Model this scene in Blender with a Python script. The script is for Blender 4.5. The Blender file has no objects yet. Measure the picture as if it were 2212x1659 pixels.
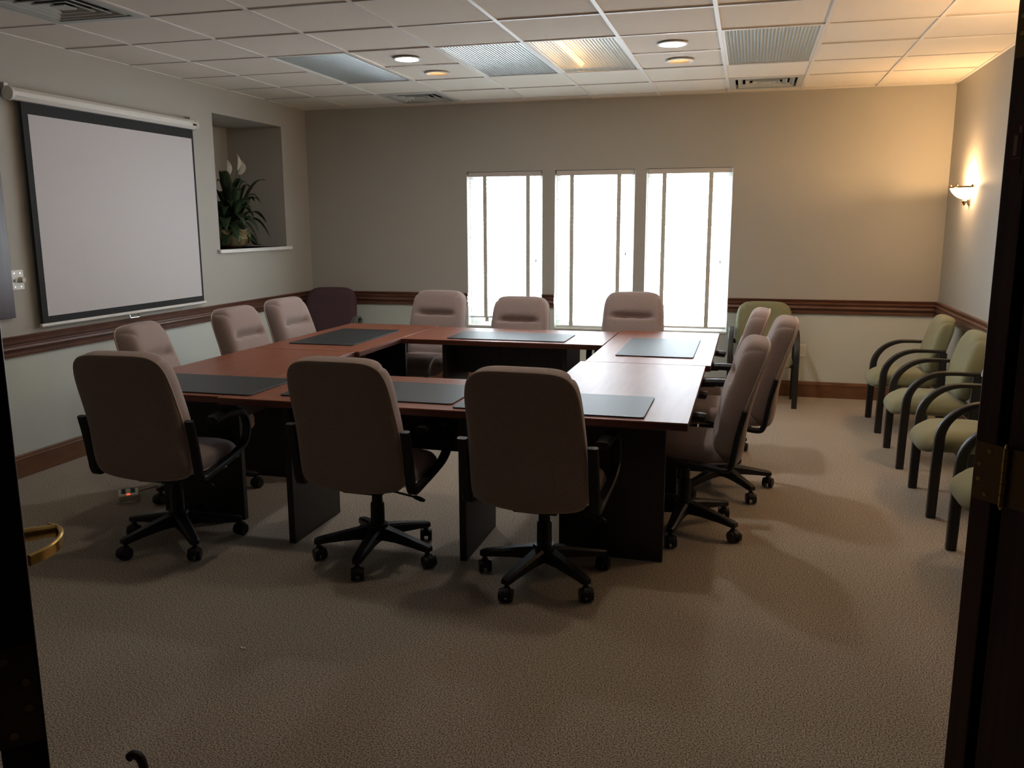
import bpy, bmesh, math, random
from mathutils import Vector, Matrix
S = bpy.context.scene
COL = S.collection
random.seed(7)
PI = math.pi

# ------------------------------------------------------------------ camera, world, exposure
cam_d = bpy.data.cameras.new('camera'); cam = bpy.data.objects.new('camera', cam_d); COL.objects.link(cam)
cam_d.sensor_fit = 'HORIZONTAL'; cam_d.sensor_width = 36.0; cam_d.lens = 1854.23 / 2212 * 36.0
cam_d.clip_start = 0.02; cam_d.clip_end = 100
R_ = Vector((0.9649614, 0.2623712, -0.00329521)); U_ = Vector((-0.04510717, 0.17824257, 0.98295215)); F_ = Vector((-0.25848568, 0.94836224, -0.18383202))
M = Matrix((R_, U_, -F_)).transposed().to_4x4(); M.translation = Vector((4.40517, -8.20029, 1.58048))
cam.matrix_world = M
S.camera = cam
S.view_settings.view_transform = 'Standard'; S.view_settings.look = 'None'
S.view_settings.gamma = 1.0; S.view_settings.use_curve_mapping = False
S.view_settings.exposure = 0.30
SKY = 13.0
w = bpy.data.worlds.new('overcast_sky'); S.world = w; w.use_nodes = True
w.node_tree.nodes['Background'].inputs[0].default_value = (0.82, 0.92, 1.0, 1)
w.node_tree.nodes['Background'].inputs[1].default_value = SKY
WIN = [(1.718, 2.479), (2.600, 3.362), (3.468, 4.243)]        # window openings in the back wall
WZ0, WZ1 = 0.565, 2.075
for i, (a, b) in enumerate(WIN):                               # sampling portals for the daylight
    l = bpy.data.lights.new('daylight_portal', 'AREA'); l.shape = 'RECTANGLE'; l.size = b - a; l.size_y = WZ1 - WZ0
    l.cycles.is_portal = True
    o = bpy.data.objects.new('daylight_portal', l); COL.objects.link(o)
    o.location = ((a + b) / 2, 0.19, (WZ0 + WZ1) / 2); o.rotation_euler = (-PI / 2, 0, 0)
SCONCE_W, DOWN_L, DIM_L = 22.0, 260.0, 2.6
FRONT_L = 84.0
WARM = (1.0, 0.60, 0.27)

# ------------------------------------------------------------------ materials
def mat(name, col, rough=0.6, metal=0.0, noise=None, bump=None, emit=None, spec=0.5, trans=0.0, sheen=0.0):
    """noise = (scale xyz, amount, second colour); bump = (scale, strength)"""
    m = bpy.data.materials.new(name); m.use_nodes = True
    nt = m.node_tree; b = nt.nodes['Principled BSDF']
    b.inputs['Base Color'].default_value = (*col, 1); b.inputs['Roughness'].default_value = rough
    b.inputs['Metallic'].default_value = metal; b.inputs['Specular IOR Level'].default_value = spec
    b.inputs['Transmission Weight'].default_value = trans
    if sheen: b.inputs['Sheen Weight'].default_value = sheen
    tc = nt.nodes.new('ShaderNodeTexCoord')
    def nz(scale, detail=3):
        mp = nt.nodes.new('ShaderNodeMapping'); mp.inputs['Scale'].default_value = scale if hasattr(scale, '__len__') else (scale,) * 3
        nt.links.new(tc.outputs['Object'], mp.inputs[0])
        n = nt.nodes.new('ShaderNodeTexNoise'); n.inputs['Scale'].default_value = 1; n.inputs['Detail'].default_value = detail
        nt.links.new(mp.outputs[0], n.inputs[0]); return n
    if noise:
        sc, lo, hi, c2 = noise
        n = nz(sc); r = nt.nodes.new('ShaderNodeMapRange'); r.inputs[1].default_value = lo; r.inputs[2].default_value = hi
        nt.links.new(n.outputs[0], r.inputs[0])
        mx = nt.nodes.new('ShaderNodeMix'); mx.data_type = 'RGBA'
        mx.inputs[6].default_value = (*col, 1); mx.inputs[7].default_value = (*c2, 1)
        nt.links.new(r.outputs[0], mx.inputs[0]); nt.links.new(mx.outputs[2], b.inputs['Base Color'])
    if bump:
        n = nz(bump[0], 4); bp = nt.nodes.new('ShaderNodeBump'); bp.inputs['Strength'].default_value = bump[1]; bp.inputs['Distance'].default_value = 0.004
        nt.links.new(n.outputs[0], bp.inputs['Height']); nt.links.new(bp.outputs[0], b.inputs['Normal'])
    if emit:
        b.inputs['Emission Color'].default_value = (*emit[0], 1); b.inputs['Emission Strength'].default_value = emit[1]
    return m

def wall_mat(name, upper, lower, split=0.83):
    m = mat(name, upper, 0.75, bump=(160, 0.12), spec=0.3)
    nt = m.node_tree; b = nt.nodes['Principled BSDF']
    g = nt.nodes.new('ShaderNodeNewGeometry'); sx = nt.nodes.new('ShaderNodeSeparateXYZ'); nt.links.new(g.outputs['Position'], sx.inputs[0])
    lt = nt.nodes.new('ShaderNodeMath'); lt.operation = 'LESS_THAN'; lt.inputs[1].default_value = split; nt.links.new(sx.outputs[2], lt.inputs[0])
    mx = nt.nodes.new('ShaderNodeMix'); mx.data_type = 'RGBA'; mx.inputs[6].default_value = (*upper, 1); mx.inputs[7].default_value = (*lower, 1)
    nt.links.new(lt.outputs[0], mx.inputs[0]); nt.links.new(mx.outputs[2], b.inputs['Base Color'])
    return m

M_WALL = wall_mat('wall_paint', (0.44, 0.427, 0.383), (0.60, 0.635, 0.585))
M_DARKUNSEEN = mat('unseen_wall_dark', (0.05, 0.03, 0.022), 0.5, noise=((60, 60, 1.5), 0.3, 0.75, (0.08, 0.05, 0.035)))  # dark finish made up for unseen walls, so less light bounces onto chair backs
M_CORR = mat('corridor_paint', (0.10, 0.09, 0.08), 0.8)
M_TILE = mat('ceiling_tile', (0.85, 0.80, 0.71), 0.9, noise=(220, 0.35, 0.75, (0.75, 0.70, 0.61)), bump=(180, 0.25), spec=0.2)
M_GRID = mat('grid_enamel', (0.76, 0.74, 0.70), 0.5)
M_CARPET = mat('carpet', (0.10, 0.083, 0.066), 0.95, noise=(190, 0.36, 0.62, (0.56, 0.485, 0.405)), bump=(260, 0.2), spec=0.1)
M_MAHOG_X = mat('stained_wood', (0.098, 0.040, 0.025), 0.40, noise=((5, 5, 16), 0.3, 0.8, (0.155, 0.070, 0.042)))
M_BASEW = mat('baseboard_wood', (0.135, 0.056, 0.027), 0.42, noise=((5, 5, 16), 0.3, 0.8, (0.20, 0.092, 0.042)))
M_MAHOG_V = mat('dark_door_wood', (0.035, 0.011, 0.008), 0.4, noise=((60, 60, 1.5), 0.3, 0.75, (0.065, 0.022, 0.014)))
M_TABLE = mat('cherry_laminate', (0.20, 0.062, 0.033), 0.37, noise=((3, 26, 3), 0.3, 0.75, (0.27, 0.095, 0.054)), spec=0.30)
M_TEDGE = mat('table_edge', (0.10, 0.03, 0.018), 0.35)
M_TLEG = mat('black_laminate', (0.012, 0.011, 0.012), 0.45, noise=((40, 40, 2), 0.3, 0.7, (0.02, 0.016, 0.016)))
M_PAD = mat('pad_leather', (0.026, 0.031, 0.034), 0.42, bump=(300, 0.15), spec=0.25)
M_MAUVE = mat('mauve_fabric', (0.265, 0.197, 0.182), 0.9, noise=(260, 0.35, 0.7, (0.355, 0.275, 0.25)), bump=(320, 0.5), spec=0.15, sheen=0.25)
M_PIPE = mat('mauve_piping', (0.42, 0.33, 0.275), 0.85, sheen=0.2)
M_OLIVE = mat('olive_fabric', (0.205, 0.208, 0.122), 0.9, noise=(300, 0.35, 0.7, (0.262, 0.262, 0.158)), bump=(320, 0.4), spec=0.15, sheen=0.2)
M_BURG = mat('burgundy_fabric', (0.075, 0.042, 0.05), 0.9, noise=(300, 0.35, 0.7, (0.11, 0.065, 0.072)), bump=(320, 0.4), spec=0.15)
M_BLACK = mat('black_plastic', (0.010, 0.010, 0.011), 0.45, bump=(240, 0.12), spec=0.35)
M_BLACKW = mat('black_wood', (0.008, 0.0075, 0.007), 0.5, noise=((50, 50, 3), 0.3, 0.7, (0.014, 0.012, 0.010)))
M_GREYARM = mat('grey_plastic', (0.10, 0.105, 0.095), 0.5, bump=(240, 0.1))
M_WHITE = mat('white_paint', (0.80, 0.80, 0.77), 0.45, bump=(90, 0.03))
def sheer(name, col, amount, bumpscale=200):
    m = mat(name, col, 0.7, bump=(bumpscale, 0.15), spec=0.2); nt = m.node_tree; b = nt.nodes['Principled BSDF']; out = nt.nodes['Material Output']
    t = nt.nodes.new('ShaderNodeBsdfTranslucent'); t.inputs[0].default_value = (*col, 1); x = nt.nodes.new('ShaderNodeMixShader'); x.inputs[0].default_value = amount
    nt.links.new(b.outputs[0], x.inputs[1]); nt.links.new(t.outputs[0], x.inputs[2]); nt.links.new(x.outputs[0], out.inputs[0]); return m
M_SLAT = sheer('blind_slat', (0.88, 0.89, 0.88), 0.35, 60)
M_TAPE = sheer('ladder_tape', (0.62, 0.60, 0.52), 0.085)
M_RAILW = mat('headrail_enamel', (0.60, 0.56, 0.50), 0.5, bump=(90, 0.03))
M_BRASS = mat('polished_brass', (0.78, 0.55, 0.20), 0.22, metal=1.0, bump=(40, 0.03))
M_DULLB = mat('dull_brass', (0.17, 0.115, 0.06), 0.45, metal=1.0, bump=(60, 0.05))
M_BRONZE = mat('antique_brass', (0.42, 0.27, 0.12), 0.25, metal=1.0, bump=(60, 0.05))
M_SCREEN = mat('screen_white', (0.62, 0.60, 0.61), 0.85, bump=(400, 0.05), spec=0.2)
M_SCRBLK = mat('screen_black', (0.012, 0.012, 0.013), 0.8, bump=(300, 0.1))
M_CASE = mat('screen_case', (0.74, 0.73, 0.68), 0.45, bump=(60, 0.03))
M_LEAF = mat('dark_leaf', (0.016, 0.034, 0.012), 0.4, noise=(30, 0.3, 0.7, (0.03, 0.06, 0.022)))
M_FERN = mat('fern_green', (0.03, 0.062, 0.028), 0.6, noise=(40, 0.3, 0.7, (0.05, 0.09, 0.04)))
M_SPATHE = mat('white_flower', (0.62, 0.60, 0.52), 0.6, noise=(20, 0.3, 0.7, (0.5, 0.5, 0.4)))
M_POT = mat('ochre_glaze', (0.24, 0.185, 0.09), 0.35, noise=(14, 0.3, 0.7, (0.32, 0.26, 0.13)))
M_CREAM = mat('cream_plastic', (0.62, 0.57, 0.43), 0.45, bump=(100, 0.02))
M_LED = mat('red_lamp', (0.8, 0.05, 0.02), 0.4, emit=((1, 0.04, 0.01), 3.0))
M_DARK = mat('dark_cavity', (0.015, 0.016, 0.015), 0.8, bump=(50, 0.05))
M_VENT = mat('vent_metal', (0.50, 0.52, 0.49), 0.45, bump=(60, 0.03))
M_STICK = mat('label_sticker', (0.075, 0.016, 0.012), 0.5, bump=(120, 0.1))
M_STICKL = mat('label_print', (0.30, 0.22, 0.19), 0.5, bump=(120, 0.1))
M_PANEL = mat('purple_brown_wood', (0.045, 0.022, 0.026), 0.3, noise=((60, 60, 2), 0.3, 0.7, (0.07, 0.036, 0.042)))
M_STEEL = mat('chrome', (0.6, 0.6, 0.6), 0.15, metal=1.0, bump=(60, 0.02))
M_LAMPW = mat('lamp_white', (1, 1, 1), 0.5, emit=((1.0, 0.97, 0.95), DOWN_L))
M_LAMPF = mat('lamp_warm_white', (1, 1, 1), 0.5, emit=((1.0, 0.86, 0.68), FRONT_L))
M_LAMPD = mat('lamp_amber', (1, 0.8, 0.5), 0.5, emit=((1.0, 0.58, 0.24), DIM_L))
M_TUBE = mat('fluorescent_tube', (0.85, 0.85, 0.83), 0.35)
M_TUBEW = mat('glowing_tube', (0.9, 0.7, 0.4), 0.35, emit=((1.0, 0.50, 0.13), 14.0))
M_BOWL = mat('frosted_glass', (0.95, 0.9, 0.8), 0.5, emit=((1.0, 0.62, 0.32), 32.0))

def glass(name, tint=(1, 1, 1), gloss=0.06, rough=0.0):
    m = bpy.data.materials.new(name); m.use_nodes = True; nt = m.node_tree; nt.nodes.clear()
    o = nt.nodes.new('ShaderNodeOutputMaterial'); t = nt.nodes.new('ShaderNodeBsdfTransparent'); g = nt.nodes.new('ShaderNodeBsdfGlossy'); x = nt.nodes.new('ShaderNodeMixShader')
    t.inputs[0].default_value = (*tint, 1); g.inputs['Roughness'].default_value = rough; x.inputs[0].default_value = gloss
    nt.links.new(t.outputs[0], x.inputs[1]); nt.links.new(g.outputs[0], x.inputs[2]); nt.links.new(x.outputs[0], o.inputs[0]); return m
M_PANE = glass('window_glass')
def lens_mat():
    m = bpy.data.materials.new('prismatic_lens'); m.use_nodes = True; nt = m.node_tree; nt.nodes.clear()
    o = nt.nodes.new('ShaderNodeOutputMaterial'); t = nt.nodes.new('ShaderNodeBsdfTransparent'); g = nt.nodes.new('ShaderNodeBsdfGlossy'); d = nt.nodes.new('ShaderNodeBsdfDiffuse')
    x = nt.nodes.new('ShaderNodeMixShader'); y = nt.nodes.new('ShaderNodeMixShader')
    t.inputs[0].default_value = (0.72, 0.78, 0.76, 1); g.inputs['Roughness'].default_value = 0.22; g.inputs[0].default_value = (0.8, 0.86, 0.86, 1)
    d.inputs[0].default_value = (0.60, 0.65, 0.64, 1); x.inputs[0].default_value = 0.40; y.inputs[0].default_value = 0.40
    tc = nt.nodes.new('ShaderNodeTexCoord'); mp = nt.nodes.new('ShaderNodeMapping'); mp.inputs['Scale'].default_value = (1, 1, 1)
    wv = nt.nodes.new('ShaderNodeTexWave'); wv.inputs['Scale'].default_value = 15; wv.bands_direction = 'X'
    nt.links.new(tc.outputs['Object'], mp.inputs[0]); nt.links.new(mp.outputs[0], wv.inputs[0])
    bp = nt.nodes.new('ShaderNodeBump'); bp.inputs['Strength'].default_value = 0.8; bp.inputs['Distance'].default_value = 0.008; nt.links.new(wv.outputs[1], bp.inputs['Height'])
    nt.links.new(bp.outputs[0], g.inputs['Normal']); nt.links.new(bp.outputs[0], d.inputs['Normal'])
    nt.links.new(d.outputs[0], x.inputs[1]); nt.links.new(g.outputs[0], x.inputs[2])
    nt.links.new(t.outputs[0], y.inputs[1]); nt.links.new(x.outputs[0], y.inputs[2]); y.inputs[0].default_value = 0.80
    nt.links.new(y.outputs[0], o.inputs[0]); return m
M_LENS = lens_mat()

# ------------------------------------------------------------------ helpers
def link(name, bm, m, parent=None, smooth=False, bevel=0.0, seg=2, loc=None, angle=35):
    me = bpy.data.meshes.new(name)
    bmesh.ops.recalc_face_normals(bm, faces=bm.faces[:])
    bm.to_mesh(me); bm.free()
    o = bpy.data.objects.new(name, me); COL.objects.link(o)
    if m: me.materials.append(m)
    if parent: o.parent = parent
    if loc: o.location = loc
    if smooth or bevel:
        for p in me.polygons: p.use_smooth = True
        try: me.set_sharp_from_angle(angle=math.radians(angle))
        except Exception: pass
    if bevel:
        b = o.modifiers.new('bevel', 'BEVEL'); b.width = bevel; b.segments = seg; b.limit_method = 'ANGLE'; b.angle_limit = math.radians(40)
    return o
def tag(o, label=None, cat=None, group=None, kind=None):
    if label: o['label'] = label
    if cat: o['category'] = cat
    if group: o['group'] = group
    if kind: o['kind'] = kind
    return o
def root(name, loc, rz, label, cat, group=None):
    o = bpy.data.objects.new(name, None); COL.objects.link(o); o.empty_display_size = 0.1
    o.location = loc; o.rotation_euler = (0, 0, rz)
    return tag(o, label, cat, group)
def struct(o): o['kind'] = 'structure'; return o
def children(o): return [c for c in bpy.data.objects if c.parent == o]
def copy_tree(o, parent=None):
    kids = children(o)
    c = o.copy(); COL.objects.link(c)
    if parent: c.parent = parent
    for k in kids: copy_tree(k, c)
    return c
def box(bm, c, s, mtx=None):
    r = bmesh.ops.create_cube(bm, size=1.0)
    for v in r['verts']:
        v.co = Vector((v.co.x * s[0] + c[0], v.co.y * s[1] + c[1], v.co.z * s[2] + c[2]))
        if mtx: v.co = mtx @ v.co
    return bm
def bbox(x0, x1, y0, y1, z0, z1, bm=None):
    bm = bm or bmesh.new()
    return box(bm, ((x0 + x1) / 2, (y0 + y1) / 2, (z0 + z1) / 2), (x1 - x0, y1 - y0, z1 - z0))
def cyl(bm, a, b, r1, r2=None, n=20, caps=True):
    a, b = Vector(a), Vector(b); r2 = r1 if r2 is None else r2
    ax = (b - a).normalized(); t = Vector((1, 0, 0)) if abs(ax.x) < 0.9 else Vector((0, 1, 0))
    e1 = ax.cross(t).normalized(); e2 = ax.cross(e1)
    A = [bm.verts.new(a + r1 * (math.cos(2 * PI * i / n) * e1 + math.sin(2 * PI * i / n) * e2)) for i in range(n)]
    B = [bm.verts.new(b + r2 * (math.cos(2 * PI * i / n) * e1 + math.sin(2 * PI * i / n) * e2)) for i in range(n)]
    for i in range(n): bm.faces.new((A[i], A[(i + 1) % n], B[(i + 1) % n], B[i]))
    if caps: bm.faces.new(A[::-1]); bm.faces.new(B)
    return bm
def lathe(bm, prof, center=(0, 0, 0), n=28, a0=0.0, a1=2 * PI, sx=1, sy=1):
    full = abs(a1 - a0 - 2 * PI) < 1e-6; m = n if full else n + 1; rings = []
    for (r, z) in prof:
        rings.append([bm.verts.new((center[0] + sx * r * math.cos(a0 + (a1 - a0) * i / n), center[1] + sy * r * math.sin(a0 + (a1 - a0) * i / n), center[2] + z)) for i in range(m)])
    for k in range(len(rings) - 1):
        for i in range(n):
            j = (i + 1) % m
            bm.faces.new((rings[k][i], rings[k][j], rings[k + 1][j], rings[k + 1][i]))
    bmesh.ops.remove_doubles(bm, verts=bm.verts[:], dist=1e-6)
    return bm
def tube(bm, pts, r, n=8, closed=False):
    pts = [Vector(p) for p in pts]; N = len(pts); rings = []
    up = Vector((0.13, 0.27, 0.95)).normalized()
    for i, p in enumerate(pts):
        a = pts[(i - 1) % N] if (closed or i > 0) else p
        b = pts[(i + 1) % N] if (closed or i < N - 1) else p
        t = (b - a).normalized(); e1 = t.cross(up)
        if e1.length < 1e-3: e1 = t.cross(Vector((1, 0, 0)))
        e1.normalize(); e2 = t.cross(e1); rr = r[i] if hasattr(r, '__len__') else r
        rings.append([bm.verts.new(p + rr * (math.cos(2 * PI * k / n) * e1 + math.sin(2 * PI * k / n) * e2)) for k in range(n)])
    for i in range(N if closed else N - 1):
        A, B = rings[i], rings[(i + 1) % N]
        for k in range(n): bm.faces.new((A[k], A[(k + 1) % n], B[(k + 1) % n], B[k]))
    if not closed: bm.faces.new(rings[0][::-1]); bm.faces.new(rings[-1])
    return bm
def ribbon(bm, pts, width, thick, x0=0.0, ch=0.25, axes=None):
    """sweep a chamfered rectangle along (a,b) points in a plane; width lies across the plane (local x)"""
    N = len(pts); rings = []
    for i, (a, b) in enumerate(pts):
        pa = pts[max(i - 1, 0)]; pb = pts[min(i + 1, N - 1)]
        t = Vector((pb[0] - pa[0], pb[1] - pa[1])).normalized(); nn = Vector((-t.y, t.x))
        h = (thick[i] if hasattr(thick, '__len__') else thick) / 2; wv = (width[i] if hasattr(width, '__len__') else width) / 2
        c = min(h, wv) * 2 * ch
        prof = [(wv - c, h), (wv, h - c), (wv, -h + c), (wv - c, -h), (-wv + c, -h), (-wv, -h + c), (-wv, h - c), (-wv + c, h)]
        rg = []
        for (u, v) in prof:
            q = Vector((x0 + u, a + nn.x * v, b + nn.y * v)); rg.append(bm.verts.new(axes(q) if axes else q))
        rings.append(rg)
    for i in range(N - 1):
        for k in range(8): bm.faces.new((rings[i][k], rings[i][(k + 1) % 8], rings[i + 1][(k + 1) % 8], rings[i + 1][k]))
    bm.faces.new(rings[0][::-1]); bm.faces.new(rings[-1]); return bm
def spline(pts, n=8):
    """Catmull-Rom through 2-D or 3-D points"""
    P = [Vector(p) for p in pts]; P = [2 * P[0] - P[1]] + P + [2 * P[-1] - P[-2]]; out = []
    for i in range(1, len(P) - 2):
        for k in range(n):
            t = k / n; a, b, c, d = P[i - 1], P[i], P[i + 1], P[i + 2]
            out.append(0.5 * ((2 * b) + (c - a) * t + (2 * a - 5 * b + 4 * c - d) * t * t + (-a + 3 * b - 3 * c + d) * t ** 3))
    out.append(P[-2]); return out
def extrude_profile(prof, a, b, inward, bm=None):
    """prof = [(out, z)], swept from a to b (xy), 'inward' = xy unit vector away from the wall"""
    bm = bm or bmesh.new(); A = []; B = []
    for (o, z) in prof:
        A.append(bm.verts.new((a[0] + inward[0] * o, a[1] + inward[1] * o, z))); B.append(bm.verts.new((b[0] + inward[0] * o, b[1] + inward[1] * o, z)))
    n = len(prof)
    for i in range(n): bm.faces.new((A[i], A[(i + 1) % n], B[(i + 1) % n], B[i]))
    bm.faces.new(A[::-1]); bm.faces.new(B); return bm
def quad(bm, *p): return bm.faces.new([bm.verts.new(q) for q in p])
def grid_wall(us, vs, keep, to3):
    bm = bmesh.new(); V = {}
    def vert(i, j):
        if (i, j) not in V: V[(i, j)] = bm.verts.new(to3(us[i], vs[j]))
        return V[(i, j)]
    for i in range(len(us) - 1):
        for j in range(len(vs) - 1):
            if keep((us[i] + us[i + 1]) / 2, (vs[j] + vs[j + 1]) / 2): bm.faces.new((vert(i, j), vert(i + 1, j), vert(i + 1, j + 1), vert(i, j + 1)))
    return bm

# ------------------------------------------------------------------ room shell
W, H, HT = 6.0244, 2.7146, 3.05
FRONT = -7.75
KL = Vector((3.657, -7.542)); KR = Vector((4.891, -6.445))           # door jambs in the slanted entry wall
u = (KR - KL).normalized(); n_in = Vector((-u.y, u.x))
tL = (FRONT - KL.y) / u.y; EL = KL + u * tL                          # slanted wall meets front wall
tR = (W - KR.x) / u.x; ER = KR + u * tR                              # and the right wall
NY0, NY1, NZ0, NZ1, ND = -1.614, -0.49, 1.365, 2.505, 0.60           # niche

bm = bmesh.new(); quad(bm, (-0.2, 0.3, 0), (W + 2.5, 0.3, 0), (W + 2.5, -11.5, 0), (-0.2, -11.5, 0))
struct(link('floor', bm, M_CARPET))
# back wall with three window openings and their reveals
us = sorted([0, W] + [x for ab in WIN for x in ab]); vs = [0, WZ0, WZ1, HT]
inwin = lambda x, z: any(a < x < b for a, b in WIN) and WZ0 < z < WZ1
bm = grid_wall(us, vs, lambda x, z: not inwin(x, z), lambda x, z: (x, 0, z))
RD = 0.15
for a, b in WIN:
    quad(bm, (a, 0, WZ0), (a, RD, WZ0), (a, RD, WZ1), (a, 0, WZ1)); quad(bm, (b, 0, WZ0), (b, RD, WZ0), (b, RD, WZ1), (b, 0, WZ1))
    quad(bm, (a, 0, WZ1), (b, 0, WZ1), (b, RD, WZ1), (a, RD, WZ1)); quad(bm, (a, 0, WZ0), (b, 0, WZ0), (b, RD, WZ0), (a, RD, WZ0))
struct(link('wall_back', bm, M_WALL))
bm = grid_wall([FRONT, NY0, NY1, 0], [0, NZ0, NZ1, HT], lambda y, z: not (NY0 < y < NY1 and NZ0 < z < NZ1), lambda y, z: (0, y, z))
quad(bm, (-ND, NY0, NZ0), (-ND, NY1, NZ0), (-ND, NY1, NZ1), (-ND, NY0, NZ1))
for y in (NY0, NY1): quad(bm, (0, y, NZ0), (-ND, y, NZ0), (-ND, y, NZ1), (0, y, NZ1))
for z in (NZ0, NZ1): quad(bm, (0, NY0, z), (-ND, NY0, z), (-ND, NY1, z), (0, NY1, z))
struct(link('wall_left', bm, M_WALL))
bm = bmesh.new(); quad(bm, (W, 0, 0), (W, ER.y, 0), (W, ER.y, HT), (W, 0, HT)); struct(link('wall_right', bm, M_WALL))
bm = bmesh.new(); quad(bm, (0, FRONT, 0), (EL.x, FRONT, 0), (EL.x, FRONT, HT), (0, FRONT, HT)); struct(link('wall_front', bm, M_DARKUNSEEN))
# slanted entry wall: two piers and a header, 12 cm thick
bm = bmesh.new(); TH = 0.12; DH = 2.16
def pier(a, b, z0, z1, bm):
    c = [a, b, b - n_in * TH, a - n_in * TH]
    lo = [bm.verts.new((p.x, p.y, z0)) for p in c]; hi = [bm.verts.new((p.x, p.y, z1)) for p in c]
    for i in range(4): bm.faces.new((lo[i], lo[(i + 1) % 4], hi[(i + 1) % 4], hi[i]))
    bm.faces.new(lo[::-1]); bm.faces.new(hi)
GAP = 0.055
pier(EL - u * 0.1, KL - u * GAP, 0, HT, bm); pier(KR + u * GAP, ER, 0, HT, bm); pier(KL - u * GAP, KR + u * GAP, DH, HT, bm)
struct(link('wall_entry', bm, M_DARKUNSEEN))
# door frame: jamb liners and head
bm = bmesh.new(); TJ = 0.05
for a, b in ((KL - u * GAP, KL - u * 0.012), (KR + u * 0.012, KR + u * GAP)):
    c = [a + n_in * 0.004, b + n_in * 0.004, b - n_in * (TH + 0.02), a - n_in * (TH + 0.02)]
    lo = [bm.verts.new((p.x, p.y, 0)) for p in c]; hi = [bm.verts.new((p.x, p.y, DH)) for p in c]
    for i in range(4): bm.faces.new((lo[i], lo[(i + 1) % 4], hi[(i + 1) % 4], hi[i]))
    bm.faces.new(hi)
struct(link('trim_1', bm, M_MAHOG_V))
# corridor outside the entry, unlit
bm = bmesh.new()
a = EL - u * 0.1 - n_in * TH; b = ER + u * 0.6 - n_in * TH; c1 = a - n_in * 2.6 - u * 0.5; c2 = b - n_in * 2.6
for p, q in ((a, c1), (c1, c2), (c2, b), (b, ER)): quad(bm, (p.x, p.y, 0), (q.x, q.y, 0), (q.x, q.y, HT), (p.x, p.y, HT))
struct(link('wall_corridor', bm, M_CORR))

# ceiling: tiles between a white T-bar grid
T = 0.6096; GX0, GY0 = 4.1803, -0.7802
xs = [0.0]; k = -8
while True:
    x = GX0 + k * T; k += 1
    if x > W - 0.02: break
    if x > 0.02: xs.append(x)
xs.append(W)
ys = []; k = 2
while True:
    y = GY0 + k * T; k -= 1
    if y < FRONT + 0.02: break
    if y < -0.02: ys.append(y)
ys = [0.0] + ys + [FRONT]
TROFF = [(-5, 1), (-3, 1), (-2, 1), (0, 1)]                       # column, first row: 2 x 4 ft lights
VENTS = [(-5, 0), (0, 0), (-6, 6)]
DOWN = [(-4, 3, 1), (-1, 3, 1), (-4, 2, 0), (-1, 2, 0), (-4, 7, 2), (-1, 7, 2)]
def cellx(c): return GX0 + c * T
def celly(r): return GY0 + T - r * T                               # upper (far) edge of the row r; row 0 spans GY0 .. GY0+T
open_cells = set()
for c, r in TROFF: open_cells |= {(c, 2), (c, 3)}
for c, r in VENTS: open_cells.add((c, r))
down_cells = {(c, r) for c, r, _ in DOWN}
bm = bmesh.new(); TB = 0.012; hb = 0.0
def ring_tile(bm, x0, x1, y0, y1, z, r, n=32):
    cx, cy = (x0 + x1) / 2, (y0 + y1) / 2; A = []; B = []; hx, hy = (x1 - x0) / 2, (y1 - y0) / 2
    for i in range(n):
        a = 2 * PI * i / n + PI / n; ca, sa = math.cos(a), math.sin(a); k = 1 / max(abs(ca), abs(sa))
        A.append(bm.verts.new((cx + r * ca, cy + r * sa, z))); B.append(bm.verts.new((cx + hx * ca * k, cy + hy * sa * k, z)))
    for i in range(n): bm.faces.new((A[i], A[(i + 1) % n], B[(i + 1) % n], B[i]))
    for cxx, cyy in ((x0, y0), (x1, y0), (x1, y1), (x0, y1)):
        pass
for i in range(len(xs) - 1):
    for j in range(len(ys) - 1):
        cx, cy = (xs[i] + xs[i + 1]) / 2, (ys[j] + ys[j + 1]) / 2
        cc, rr = math.floor((cx - GX0) / T), int(math.floor((GY0 + T - cy) / T))
        if (cc, rr) in open_cells: continue
        z = H + random.choice((0.003, 0.004, 0.005, 0.007))
        x0, x1, y1, y0 = xs[i] - 0.001, xs[i + 1] + 0.001, ys[j] + 0.001, ys[j + 1] - 0.001
        if (cc, rr) in down_cells: ring_tile(bm, x0, x1, y0, y1, z, 0.085)
        else: quad(bm, (x0, y0, z), (x1, y0, z), (x1, y1, z), (x0, y1, z))
quad(bm, (-0.1, 0.2, HT), (W + 0.1, 0.2, HT), (W + 0.1, FRONT - 0.1, HT), (-0.1, FRONT - 0.1, HT))
quad(bm, (W + 2.5, -4.5, HT - 0.001), (W + 2.5, -11.5, HT - 0.001), (1.5, -11.5, HT - 0.001), (1.5, -4.5, HT - 0.001))
ceil = struct(link('ceiling', bm, M_TILE))
bm = bmesh.new()
for x in xs[1:-1]: bbox(x - TB, x + TB, FRONT, 0, H - 0.002, H + 0.03, bm)
for j, y in enumerate(ys[1:-1]):
    if abs(y - celly(3)) < 0.01:                                    # this cross runner stops at the 2 x 4 ft lights
        x = 0.0
        for c, _ in sorted(TROFF) + [(99, 0)]:
            xe = cellx(c) + TB if c < 50 else W
            if xe > x + 0.05: bbox(x, xe, y - TB, y + TB, H - 0.0015, H + 0.03, bm)
            x = cellx(c + 1) - TB
    else: bbox(0, W, y - TB, y + TB, H - 0.0015, H + 0.03, bm)
for (x0, x1, y0, y1) in ((0, 0.022, FRONT, 0), (W - 0.022, W, FRONT, 0), (0, W, -0.022, 0)): bbox(x0, x1, y0, y1, H - 0.001, H + 0.03, bm)
struct(link('ceiling_grid', bm, M_GRID, parent=ceil))

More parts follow.
